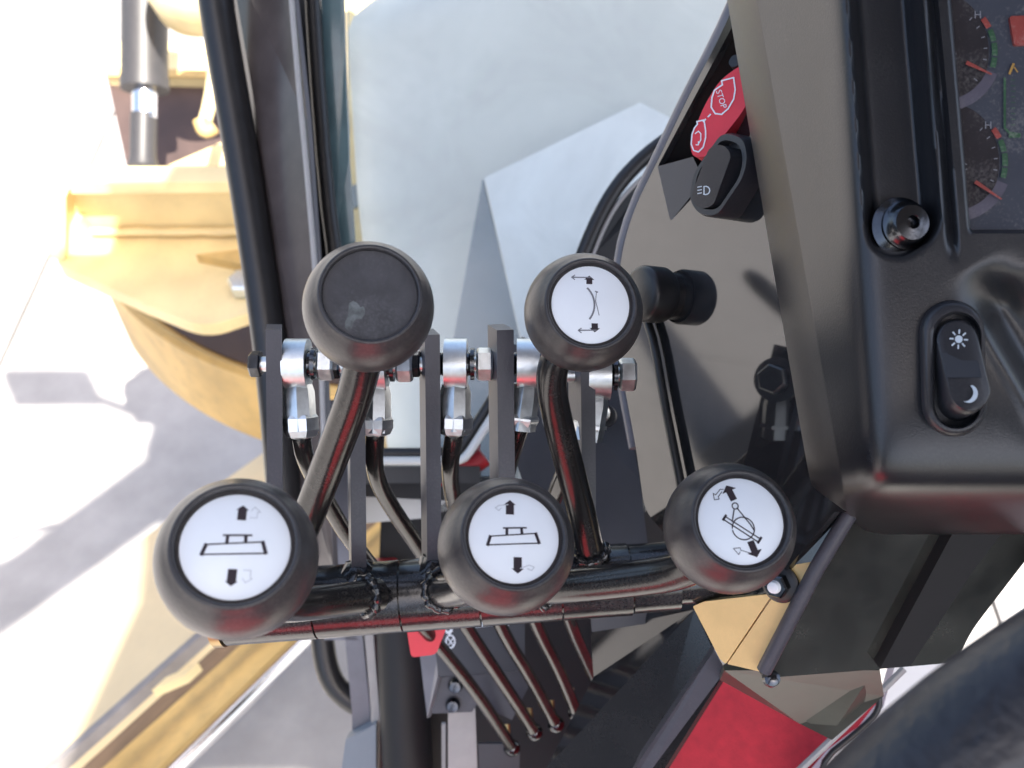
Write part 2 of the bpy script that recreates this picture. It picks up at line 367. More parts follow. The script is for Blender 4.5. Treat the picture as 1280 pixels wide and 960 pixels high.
obj('side_face', slab([P(134,97,3.3), P(330,100,3.3), P(330,210,3.15), P(158,206,3.15)], .05), 'brown', fa, smooth=False)
obj('lip', slab([P(130,84,3.24), P(330,90,3.24), P(330,98,3.24), P(132,95,3.24)], .02), 'yellow_dirty', fa, smooth=False)
bm = lathe(P(240,-30,2.6), camv(0,.2,1), [(0,-.1),(.12,-.1),(.135,-.08),(.135,.03),(.12,.05),(0,.05)], 40); obj('round_boss', bm, 'yellow', fa)
hs = thing('hose_fitting', 'yellow hose fitting beside the window pillar at upper left', 'fitting', P(258,150,2.6))
obj('pipe', tube([P(268,90,2.6), P(262,130,2.6), P(256,152,2.6)], .018, 16, rounded=1), 'yellow', hs)
obj('elbow', tube([P(250,150,2.58), P(256,166,2.58), P(268,158,2.58)], .02, 14, rounded=2), 'yellow_dirty', hs)
# yellow engine frame strip seen between pillar and pale housing
fs = thing('yellow_frame_side', 'narrow yellow machine side seen between window pillar and pale grey housing', 'machine frame', P(445,150,1.7))
obj('side_plate', slab([P(405,-60,1.9), P(470,-60,1.9), P(500,420,1.5), P(405,420,1.5)], .05), 'yellow', fs, smooth=False)
bm = bmesh.new(); hexa(bm, P(446,250,1.63), camv(0,.2,1), .022, .02); obj('bolt', bm, 'bluegrey', fs, smooth=False)
bm = bmesh.new(); hexa(bm, P(436,42,1.8), camv(0,.2,1), .018, .03); obj('bolt', bm, 'zinc', fs, smooth=False)
obj('hand_pipe', tube([P(436,20,1.75), P(446,130,1.65), P(462,290,1.55), P(480,420,1.5)], .012, 12, rounded=2), 'yellow', fs)
# pale housing in front of windscreen
ph = thing('pale_grey_housing', 'large smooth pale grey housing seen through the windscreen', 'machine housing', P(640,200,1.4))
bm = bmesh.new(); rows = []
ys = [-60 + i*(680/34) for i in range(35)]
def ledge(y): return 432 + 6*(y/100) + (max(0, 40-y)/100)**2*220 + max(0,y-250)*.06
for y in ys:
    L_ = ledge(y); row = []
    for k in range(30):
        s = (k/29)**1.7; x = L_ + (980-L_)*s; u = (x-L_)
        d = 1.42 - .10*(1-math.exp(-u/45)) - .0002*y
        row.append(bm.verts.new(P(x, y, d)))
    rows.append(row)
for r0, r1 in zip(rows, rows[1:]):
    for k in range(29): bm.faces.new((r0[k], r0[k+1], r1[k+1], r1[k]))
r_ = bmesh.ops.extrude_face_region(bm, geom=bm.faces[:]); bmesh.ops.translate(bm, verts=[v for v in r_['geom'] if isinstance(v, bmesh.types.BMVert)], vec=cF*.25)
obj('shell', bm, 'pale', ph)
wb = thing('white_box_cover', 'bright white wedge shaped cover standing on the pale grey housing', 'cover', P(700,300,1.15))
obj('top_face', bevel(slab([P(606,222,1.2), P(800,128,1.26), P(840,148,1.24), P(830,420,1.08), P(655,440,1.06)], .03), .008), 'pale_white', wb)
obj('side_face', slab([P(603,224,1.215), P(654,440,1.07), P(640,600,1.0), P(535,600,1.08)], .01), 'bluegrey', wb, smooth=False)  # darker side of the wedge, its shade put into the colour

# ------------------------------------------------------------------ CAB
cab = thing('cab_frame', 'black painted cab window frame and pillars left of the levers', 'cab', P(360,500,.8))
# round weather seal bar / pillar
obj('window_bar', tube([P(262,-60,.80), P(272,20,.80), P(300,180,.80), P(324,330,.79), P(345,480,.78), P(362,700,.78)], .0145, 24, rounded=2), 'rubber', cab)
obj('pillar_face', slab([P(286,-60,.83), P(362,-60,.765), P(384,150,.76), P(404,430,.75), P(418,720,.74), P(352,720,.80), P(338,430,.81), P(310,180,.82)], .004), 'pillar_face', cab, smooth=False)
obj('pillar_edge', tube([P(360,-60,.762), P(369,60,.760), P(388,260,.752), P(401,430,.745), P(408,640,.738)], .0022, 10, rounded=1), 'lightgrey', cab)
obj('channel', slab([P(360,-60,.82), P(380,-60,.82), P(402,200,.81), P(414,340,.80), P(400,400,.80), P(386,200,.81)], .015), 'rubber', cab, smooth=False)
obj('window_seal', tube([P(388,-60,.80), P(394,60,.80), P(408,240,.795), P(420,330,.79), P(432,460,.79)], .0065, 16, rounded=1), 'rubber', cab)
obj('glass_edge', slab([P(399,-60,.825), P(428,-60,.825), P(431,60,.822), P(436,200,.82), P(443,300,.815), P(440,312,.815), P(418,312,.815), P(408,200,.82)], .006), 'teal', cab, smooth=False)
pane = slab([P(434,-80,.86), P(960,-80,.86), P(900,640,.84), P(440,640,.84)], .005)
obj('window_pane', pane, 'glass', cab, smooth=False, label='clear front window pane')
# bottom window rail and seals
obj('window_sill', slab([P(440,583,.79), P(600,583,.79), P(600,604,.79), P(440,604,.79)], .03), 'rubber', cab, smooth=False)
obj('sill_lip', tube([P(450,576,.775), P(573,576,.775), P(583,571,.775), P(600,545,.775), P(625,505,.775), P(660,440,.775)], .0035, 12, rounded=1), 'pale', cab)
obj('sill_seal', tube([P(450,568,.785), P(566,568,.785), P(578,560,.785), P(620,496,.785), P(660,425,.785)], .0055, 12, rounded=1), 'rubber', cab)
obj('lower_rail', slab([P(440,606,.82), P(640,598,.82), P(640,630,.82), P(440,620,.82)], .03), 'black', cab, smooth=False)
# curved duct at the windscreen corner
obj('corner_seal', tube([P(840,170,.80), P(800,200,.80), P(765,240,.80), P(735,300,.80), P(700,400,.80), P(690,470,.80)], .0065, 16, rounded=2), 'rubber', cab)
obj('corner_post', slab([P(830,195,.83), P(900,170,.83), P(880,620,.80), P(700,620,.80), P(715,420,.80), P(745,315,.80), P(775,250,.81)], .05), 'black', cab, smooth=False)
obj('corner_trim', tube([P(826,205,.80), P(790,232,.80), P(762,268,.80), P(738,325,.80), P(722,380,.80)], .0018, 8, rounded=2), 'lightgrey', cab)
# lower left struts
obj('lower_strut', slab([P(430,785,.86), P(452,785,.86), P(462,880,.86), P(466,960,.86), P(464,1010,.86), P(440,1010,.86), P(440,890,.86)], .03), 'greytrim', cab, smooth=False)
obj('lower_strut', slab([P(455,785,.85), P(466,785,.85), P(475,900,.85), P(474,1010,.85), P(467,1010,.85), P(463,880,.85)], .03), 'lightgrey', cab, smooth=False)
obj('lower_strut', slab([P(380,500,.86), P(432,500,.86), P(440,790,.86), P(448,800,.86), P(405,800,.86)], .02), 'greytrim', cab, smooth=False)
obj('door_seal', tube([P(398,700,.88), P(402,800,.88), P(412,850,.88), P(436,875,.88), P(470,890,.88)], .011, 16, rounded=2), 'rubber', cab)
obj('foot_plate', slab([P(432,925,.84), P(470,905,.84), P(470,1010,.84), P(420,1010,.84)], .02), 'bluegrey', cab, smooth=False)
# added out of view, only for the gloss black cover to mirror
sh = thing('reflection_shed', 'added dark block out of view far to the left, only there to be mirrored in the glossy column cover', 'added_shed', Vector((-7.5,-2,0)))
obj('added_shed_wall', box(Vector((-7.5,-2.8,1.7)), Vector((1.0,0,0)), Vector((0,8.6,0)), Vector((0,0,3.4))), 'added_shed', sh, smooth=False)
obj('roof', box(Vector((-7.5,-2.8,3.5)), Vector((1.4,0,0)), Vector((0,9.0,0)), Vector((0,0,.15))), 'added_shed', sh, smooth=False)  # top of the added shed, only there to be mirrored
for (yy, zz, w_, h_) in ((.85,.9,.22,1.1),(.30,.6,.30,1.0),(-.35,1.1,.12,1.6)):
    obj('added_panel', bevel(box(Vector((-6.98,yy,zz)), Vector((.06,0,0)), Vector((0,w_,.05)), Vector((0,-.35*h_,h_))), .01), 'added_shed_panel', sh, smooth=False)
# roof (above and behind the camera): unseen, outline shaped for the shadows it casts
rp = [(-.20,.58),(-.20,.29),(-.10,.08),(-.01,-.24),(-.05,-.62),(1.25,-.62),(1.25,.29),(1.0,.92),(-.06,.92),(-.10,.58)]
bm = loft([[Vector((x,y,3.0)) for x,y in rp], [Vector((x,y,3.1)) for x,y in rp]]); obj('roof', bm, 'roof', cab, smooth=False)
vp = [(-.205,.29),(-.56,-.12),(-.48,-.30),(-.11,.085)]
obj('shadow_caster', loft([[Vector((x,y,3.02)) for x,y in vp], [Vector((x,y,3.05)) for x,y in vp]]), 'lens', cab, smooth=False)  # added slab, only there to cast the shadow band on the yard
obj('rear_pillar', tube([Vector((.08,-.34,3.0)), Vector((-.35,-.72,1.3))], .04, 12), 'pillar', cab)
obj('rear_pillar', tube([Vector((1.2,-.34,3.0)), Vector((1.2,-.72,1.3))], .04, 12), 'pillar', cab)
obj('front_pillar', tube([Vector((-.19,.56,3.0)), P(262,-60,.80)], .02, 12), 'pillar', cab)
obj('front_pillar', tube([Vector((1.0,.56,3.0)), Vector((1.0,.7,1.3))], .04, 12), 'pillar', cab)
obj('added_rear_wall', box(Vector((.42,-.75,1.65)), Vector((1.6,0,0)), Vector((0,.04,0)), Vector((0,0,.75))), 'lightgrey', cab, smooth=False)  # added unseen, to cut stray light and reflections
obj('added_panel', box(Vector((1.22,0,1.65)), Vector((.04,0,0)), Vector((0,1.5,0)), Vector((0,0,.75))), 'pillar', cab, smooth=False)  # added unseen panel against stray light from the right
obj('added_floor_plate', box(Vector((.64,-.165,1.28)), Vector((1.12,0,0)), Vector((0,1.13,0)), Vector((0,0,.03))), 'rubber', cab, smooth=False)  # added unseen, keeps bright ground out of the dash reflections
def mirror(px, py, wdt, hgt, label):
    sc = 2.6/3.0; g = PZ(px, py, 0); c = Vector((g.x+.9*sc, g.y-1.4*sc, 2.6))
    r_ = thing('wing_mirror', label, 'mirror', c)
    bm = box(c, Vector((wdt,0,0)), Vector((0,.03,0)), Vector((0,0,hgt))); bevel(bm, .012, 3); obj('housing', bm, 'lens', r_)
    bm = box(c-Vector((0,.017,0)), Vector((wdt-.03,0,0)), Vector((0,.002,0)), Vector((0,0,hgt-.03))); obj('glass', bm, 'chrome', r_, smooth=False)
    obj('arm', tube([c, Vector((c.x+.1,c.y-.02,c.z)), Vector((-.19,.57,2.62))], .014, 10), 'lens', r_)
mirror(66, 486, .27, .26, 'large wing mirror on a long arm outside the cab, seen only as a shadow')
mirror(186, 518, .095, .12, 'small wing mirror outside the cab, seen only as a small square shadow')
gh = []
for (x, y) in ((-60,712),(20,672),(75,655),(100,655),(95,668),(40,690),(-60,735)):
    g = PZ(x, y, 0); gh.append(Vector((g.x+.6, g.y-.9333, 2.0)))
tag(obj('grab_rail', tube(gh, .008, 8, rounded=2), 'lens'), 'thin bent grab rail outside the cab door, seen as a looped shadow', 'rail')

# ------------------------------------------------------------------ STEERING COLUMN COVER (gloss black, left side)
PN = (-.85, .02, .5)
pp = Plane(905, 220, .46, PN)
cc_ = thing('column_cover', 'gloss black steering column cover mirroring the yard outside', 'panel', pp.at(960, 500, -.01))
side = [(948,-70),(1090,-70),(1090,640),(1043,640),(958,742),(880,750),(862,700),(806,640),(795,560),(778,470),(772,380),(776,318),(792,262),(830,185),(862,118),(898,50),(925,-10)]
rec = [(917,30),(929,78),(936,118),(895,215),(838,277),(822,208)]
def holed(outer, hole, pl, top, bot):
    bm = bmesh.new()
    A = [pl.at(x,y,top) for x,y in outer]; H = [pl.at(x,y,top) for x,y in hole]
    tris = geometry.tessellate_polygon([A, H]); allp = A+H
    f = [bm.verts.new(p) for p in allp]; g = [bm.verts.new(p-pl.n*(top-bot)) for p in allp]
    for t_ in tris:
        try: bm.faces.new([f[i] for i in t_]); bm.faces.new([g[i] for i in reversed(t_)])
        except ValueError: pass
    for base, n in ((0, len(A)), (len(A), len(H))):
        for i in range(n):
            j = (i+1) % n; bm.faces.new((f[base+i], f[base+j], g[base+j], g[base+i]))
    return bm
obj('side_panel', holed(rnd(side, [10,0,0,0,6,6,10,20,20,30,30,30,30,30,30,30,20]), rnd(rec, 5), pp, 0, -.004), 'gloss', cc_, smooth=False)
# bent-over rolled edge along the left side of the panel
edge = [(932,-70),(925,-10),(898,50),(862,118),(830,185),(792,262),(776,318),(772,380),(778,470),(795,560)]
obj('rolled_edge', tube([pp.at(x,y,-.004) for x,y in edge], .004, 12, rounded=1), 'greytrim', cc_)
obj('recess_floor', prism([(917,14),(935,30),(945,110),(905,230),(842,282),(822,270),(816,206)], pp, -.03, -.034), 'black', cc_, smooth=False)
obj('recess_wall', loft([[pp.at(x,y,-.001) for x,y in rnd(rec,5)],[pp.at(x,y,-.001)-pp.n*.034 for x,y in rnd(rec,5)]], cap=False), 'black', cc_, smooth=False)
obj('recess_lip', loft([[pp.at(x,y,0) for x,y in ((822,208),(866,196),(880,225),(838,277))],[pp.at(x,y,-.02) for x,y in ((826,212),(866,200),(878,228),(842,268))]]), 'matt_plate', cc_, smooth=False)
# lower part, seam and corner with a yellow reflection put into its colour
p2 = Plane(960, 742, .43, (-.62, -.05, .78))
low = [(1043,592),(1050,640),(1000,735),(950,842),(905,832),(867,756),(958,744)]
obj('upper_strip', prism([(1048,560),(1062,655),(1028,700),(992,706),(966,742),(955,738),(1040,592)], p2, .001, -.004), 'gloss', cc_, smooth=False)
obj('corner_cover', bevel(prism(rnd([(880,752),(966,742),(907,830),(900,824),(866,758)], 2), p2, .0, -.006), .0012), 'gold', cc_, label='corner plate left of the seam, yellow reflection put in as colour')
obj('corner_cover', bevel(prism(rnd([(969,742),(992,700),(1022,690),(1040,664),(1050,664),(952,840),(909,830)], 2), p2, .0, -.006), .0012), 'gold', cc_, label='corner plate right of the seam, yellow reflection put in as colour')
obj('seam', prism([(1045,590),(1048,592),(911,832),(905,832)], p2, -.003, -.01), 'black', cc_, smooth=False)
obj('corner_ridge', tube([p2.at(1063,640,.002), p2.at(1020,712,.002), p2.at(955,838,.002)], .0034, 16), 'plate', cc_)
p3 = Plane(1050, 760, .44, (.18, -.42, .9))
obj('rear_panel', prism(rnd([(1062,610),(1400,560),(1400,610),(1290,690),(1213,790),(1196,828),(1080,838),(952,848)], [0,0,0,10,20,10,0,4]), p3, 0, -.004), 'mottled_gloss', cc_, smooth=False)
obj('strap', bevel(prism([(1205,640),(1262,655),(1218,712),(1138,833),(1100,836)], p3, .006, .0), .002), 'black', cc_)
for (x, y, d_) in ((965, 848, .44),):
    obj('screw', lathe(P(x,y,d_), camv(0,.3,1), [(0,.002),(.002,.002),(.0036,.001),(.0042,-.002),(0,-.002)], 20), 'bolt', cc_)
sc_ = p2.at(975, 730, .002)
obj('screw_washer', lathe(sc_, p2.n, [(0,.001),(.007,.001),(.0085,0),(.0085,-.001)], 28), 'rubber', cc_)
bm = bmesh.new(); hexa(bm, sc_, p2.n, .0055, .006); obj('screw', bm, 'bolt', cc_, smooth=False)
obj('screw_tip', lathe(sc_+p2.n*.006+camv(0,0,1)*.0, p2.n, [(0,.003),(.0025,.002),(.003,0)], 16), 'white', cc_)
# underside panel towards the red cushion
obj('under_panel', slab([P(905,838,.46), P(1100,838,.47), P(1105,870,.5), P(1040,925,.52), P(1000,905,.52), P(900,850,.5)], .003), 'greygloss', cc_, smooth=False)

# engine stop handle in the recess
st = thing('stop_pull_handle', 'red engine stop handle with white engine symbols in the panel recess', 'handle', pp.at(900,140,-.01))
hp = Plane(900, 140, .452, (-.62, .12, .78))
ho = rnd([(922,84),(936,79),(942,112),(928,140),(884,196),(866,196),(862,178),(880,132),(900,100)], [6,5,8,10,8,6,8,15,15])
obj('handle_body', bevel(prism(ho, hp, 0, -.014), .002, 3), 'red', st)
fr_ = Frame(hp.at(902,125,.0005), Vector(), Vector(), hp.n)
class PF:                                      # print frame addressed in photograph units on a plane
    def __init__(s, pl, off=0): s.pl, s.off = pl, off
    def at(s, x, y, h=0): return s.pl.at(x, y, s.off+h)
hf = PF(hp, .0003)
bm = bmesh.new()
stroke(bm, hf, [(897,110),(903,106),(902,101),(917,97),(919,112),(917,124),(910,136),(902,143),(894,142),(889,134),(890,122),(893,113)], 1.8, closed=True)
stroke(bm, hf, [(888,143),(885,146)], 1.8); stroke(bm, hf, [(882,149),(879,152)], 1.8)
stroke(bm, hf, [(868,160),(872,155),(871,152),(880,150),(882,163),(882,172),(879,184),(873,190),(867,188),(864,180),(865,168)], 1.7, closed=True)
stroke(bm, hf, [(869,167),(873,164),(876,167),(876,175),(873,180)], 1.3); stroke(bm, hf, [(870,181),(873,181),(873,177)], 1.3)
obj('engine_symbol', bm, 'white', st, smooth=False)
e1 = (hp.at(898,114)-hp.at(905,136)); ey_ = (hp.at(914,118)-hp.at(894,124)); 
tf = Frame(hp.at(901.5,124,.0004), -e1.normalized(), ey_.normalized(), hp.n)
text('STOP', tf, 0, 0, .0042, 'white', st)
obj('pivot_pin', lathe(hp.at(923,80,-.006), hp.n, [(0,.004),(.003,.004),(.0035,0),(.0035,-.01)], 14), 'rubber', st)

# work-light rocker switch on the column cover
ws = thing('light_rocker_switch', 'small black rocker switch with headlamp symbol on the column cover below the red handle', 'switch', pp.at(915,220,0))
wp = Plane(890, 230, .447, (-.80, .03, .6))
bo = rnd([(868,215),(905,163),(932,170),(938,196),(932,222),(898,272),(874,270),(862,250)], [14,12,12,18,18,14,12,14], 7)
bo = [(x-2, y) for x, y in bo]
base_ = [wp.at(x, y, 0) for x, y in bo]; cbo = sum(base_, Vector())/len(base_)
rings_ = [[cbo+(p-cbo)*1.0 - pp.n*.024 for p in base_], [p - pp.n*.002 for p in base_], [cbo+(p-cbo)*.96 for p in base_], [cbo+(p-cbo)*.82 for p in base_], [cbo+(p-cbo)*.80 - pp.n*.006 for p in base_]]
obj('bezel', loft(rings_), 'switch', ws)
ro = stad(880, 245, 898, 196, 15, 10)
rtop = [wp.at(x, y, .001 + .0045*max(0,(222-y)/40)) for x, y in ro]
crt = sum(rtop, Vector())/len(rtop)
obj('rocker', bevel(loft([[p - pp.n*.012 for p in rtop], rtop]), .001, 2), 'switch', ws)
wf = PF(Plane(878, 240, .4445, (-.80,.03,.6)), .001)
bm = bmesh.new()
stroke(bm, wf, arcpts(882,238,5.2,-110,120,8), 1.3); stroke(bm, wf, [(880,233),(880,243)], 1.3)
for k in range(3): stroke(bm, wf, [(872,234+k*4),(877,233+k*4)], 1.1)
obj('headlamp_symbol', bm, 'icon', ws, smooth=False)

# round knob standing out of the cover, with a cable below it
kn = thing('round_control_knob', 'short black cylindrical knob on the column cover, right of the upper right lever knob', 'knob', pp.at(840,370,0))
kc = pp.at(838, 370, 0)
obj('grip', lathe(kc, pp.n, [(0,.021),(.011,.021),(.0135,.0195),(.0143,.018),(.0143,.007),(.0135,.005),(.012,.005),(.012,.0),(0,0)], 36), 'rubber', kn)
tag(obj('control_cable', tube([pp.at(808,398,.004), pp.at(818,430,.004), pp.at(830,500,.004), pp.at(842,560,.004), pp.at(852,610,.004), pp.at(862,670,.004)], .0024, 12, rounded=1), 'rubber'), 'thin black cable hanging below the round control knob', 'cable')

# matt plate behind the lever assembly
mp = thing('side_plate', 'matt charcoal steel plate with a round headed screw behind the right levers', 'plate', P(760,600,.6))
obj('plate', slab([P(640,430,.60), P(772,462,.60), P(800,600,.585), P(812,700,.58), P(690,720,.58), P(640,560,.59)], .004), 'matt_plate', mp, smooth=False)
obj('washer', lathe(P(756,520,.585), camv(-.3,.1,1), [(0,.001),(.007,.001),(.007,-.003)], 24), 'rubber', mp)
obj('screw', lathe(P(751,517,.58), camv(-.3,.1,1), [(0,.005),(.003,.0045),(.005,.002),(.0055,-.001),(0,-.002)], 24), 'zinc', mp)
# black backing box behind the lower linkage and the column (footwell)
fw = thing('footwell', 'dark footwell behind and below the linkage rods', 'cab floor', P(700,900,.9))
obj('back_wall', slab([P(478,600,.90), P(1000,600,.90), P(1000,1040,.86), P(470,1040,.86), P(470,790,.88)], .01), 'black', fw, smooth=False)
obj('red_reflection_tube', tube([P(560,560,.80), P(585,585,.80), P(605,570,.80)], .009, 12, rounded=2), 'red_dark', fw)  # red tubes stand in for red reflections near the sill
obj('red_reflection_tube', tube([P(545,600,.82), P(585,560,.82), P(600,560,.82)], .008, 12, rounded=2), 'red_dark', fw)
obj('wiring_duct', tube([P(478,700,.88), P(484,900,.88), P(495,1010,.87)], .014, 16, rounded=1), 'red_dark', fw)
obj('duct', tube([P(500,740,.84), P(505,860,.84), P(512,1010,.83)], .022, 16, rounded=1), 'black', fw)
obj('white_lamp_cover', slab([P(445,655,.84), P(528,648,.84), P(556,628,.84), P(556,606,.84), P(440,616,.84)], .02), 'pale', fw, smooth=False)
# label bracket
lb = thing('linkage_bracket', 'dark bracket with white safety pictogram and slot behind the linkage rods', 'bracket', P(580,850,.72))
obj('label_plate', slab([P(535,740,.70), P(656,740,.70), P(656,838,.70), P(548,846,.70)], .004), 'matt_plate', lb, smooth=False)
obj('mount_plate', slab([P(548,847,.71), P(660,838,.71), P(660,860,.71), P(640,900,.71), P(596,880,.71), P(590,890,.71), P(540,892,.71), P(533,850,.71)], .004), 'plate', lb, smooth=False)
obj('angle_edge', slab([P(524,812,.71), P(548,812,.70), P(547,846,.70), P(534,898,.71)], .004), 'greytrim', lb, smooth=False)
obj('light_panel', slab([P(560,892,.72), P(594,886,.72), P(598,1000,.72), P(560,1000,.72)], .004), 'lightgrey', lb, smooth=False)
obj('lower_panel', slab([P(598,930,.72), P(650,930,.72), P(648,1000,.72), P(600,1000,.72)], .004), 'matt_plate', lb, smooth=False)
obj('side_rail', slab([P(552,905,.735), P(557,905,.735), P(557,1000,.735), P(552,1000,.735)], .004), 'lightgrey', lb, smooth=False)
for (x, y) in ((569,858),(566,882)):
    obj('bolt', lathe(P(x,y,.706), camv(0,0,1), [(0,.004),(.004,.0035),(.0055,0),(.0055,-.002)], 16), 'bolt', lb)
lf = PF(Plane(575, 800, .699, (0,0,1)), .0004)
bm = bmesh.new(); fill(bm, lf, [(588,778),(614,776),(616,782),(590,785)]); fill(bm, lf, [(630,777),(637,775),(636,782),(632,782)])
fill(bm, lf, [(556,786),(560,789),(565,785),(566,789),(562,794),(557,791)])
stroke(bm, lf, arcpts(563,802,5.5,0,350,14,8), 2.0); stroke(bm, lf, [(560,798),(566,806)], 1.6); stroke(bm, lf, [(566,798),(561,806)], 1.4)
obj('pictogram', bm, 'white', lb, smooth=False)
for i, (x0,y0,x1,y1) in enumerate(((616,905,620,935),(600,870,612,905),(690,905,672,880))):
    pass
# lock lever
tag(obj('safety_lock_lever', bevel(slab([P(x,y,.60) for x, y in rnd([(508,784),(560,780),(545,818),(514,822)], 6)], .012), .003, 3), 'red'), 'small glossy red lock lever below the shaft left of the pictogram', 'lever')
# right-hand lower panel
rl = thing('lower_column_panel', 'dark glossy lower panel running down right of the linkage rods', 'panel', P(830,880,.6))
obj('panel', slab([P(738,790,.62), P(742,846,.62), P(683,960,.60), P(660,1010,.6), P(800,1010,.56), P(905,842,.53), P(868,762,.54), P(742,770,.62)], .004), 'semi', rl, smooth=False)
obj('edge_bar', slab([P(893,812,.50), P(907,838,.50), P(812,965,.52), P(790,1010,.53), P(770,1010,.53), P(800,950,.52)], .01), 'plate', rl, smooth=False)
obj('latch_plate', slab([P(708,935,.595), P(722,934,.595), P(726,1000,.595), P(708,1000,.595)], .003), 'brass', rl, smooth=False)
obj('mount_tab', slab([P(738,764,.575), P(800,756,.575), P(870,748,.575), P(872,770,.575), P(740,790,.575)], .003), 'matt_plate', rl, smooth=False)
# things at the lower right
cu = thing('red_seat_cushion', 'red fabric seat cushion below the steering column', 'cushion', P(930,920,.66))
bm = bmesh.new(); zc = 1.74
cpts = rnd([(.05,.13),(.50,.13),(.48,.16),(.30,.235),(.215,.30),(.13,.32),(.075,.25),(.045,.17)], .03)
obj('cushion_pad', bevel(loft([[Vector((x,y,zc-.12)) for x,y in cpts],[Vector((x,y,zc)) for x,y in cpts]]), .02, 4), 'red_cloth', cu)
se = thing('reflection_seat', 'red fabric seat out of view below the camera, placed for its red reflections', 'seat', Vector((0,-.4,1.5)))
obj('reflection_seat_pad', bevel(box(Vector((-.09,-.30,1.76)), Vector((.30,0,0)), Vector((0,.46,0)), Vector((0,0,.12))), .03, 4), 'red_cloth', se)  # unseen pad, placed for red reflections on rods and knobs
wf2 = thing('white_frame_strip', 'bright white frame strip between the black panel and the steering wheel', 'trim', P(1100,870,.6))
obj('strip', slab([P(1118,834,.62), P(1200,828,.62), P(1400,690,.62), P(1400,760,.62), P(1060,1010,.62), P(985,1010,.62), P(1040,945,.62), P(1080,915,.62), P(1104,884,.62)], .01), 'pale_white', wf2, smooth=False)
obj('strip_edge', tube([P(1130,836,.55), P(1060,905,.55), P(960,1000,.55)], .002, 8), 'lightgrey', wf2)
obj('rubber_loop', tube([P(1060,1000,.60), P(1015,960,.60), P(1085,905,.60), P(1100,885,.60), P(1098,862,.60), P(1080,850,.6)], .002, 10, rounded=2), 'rubber', wf2)

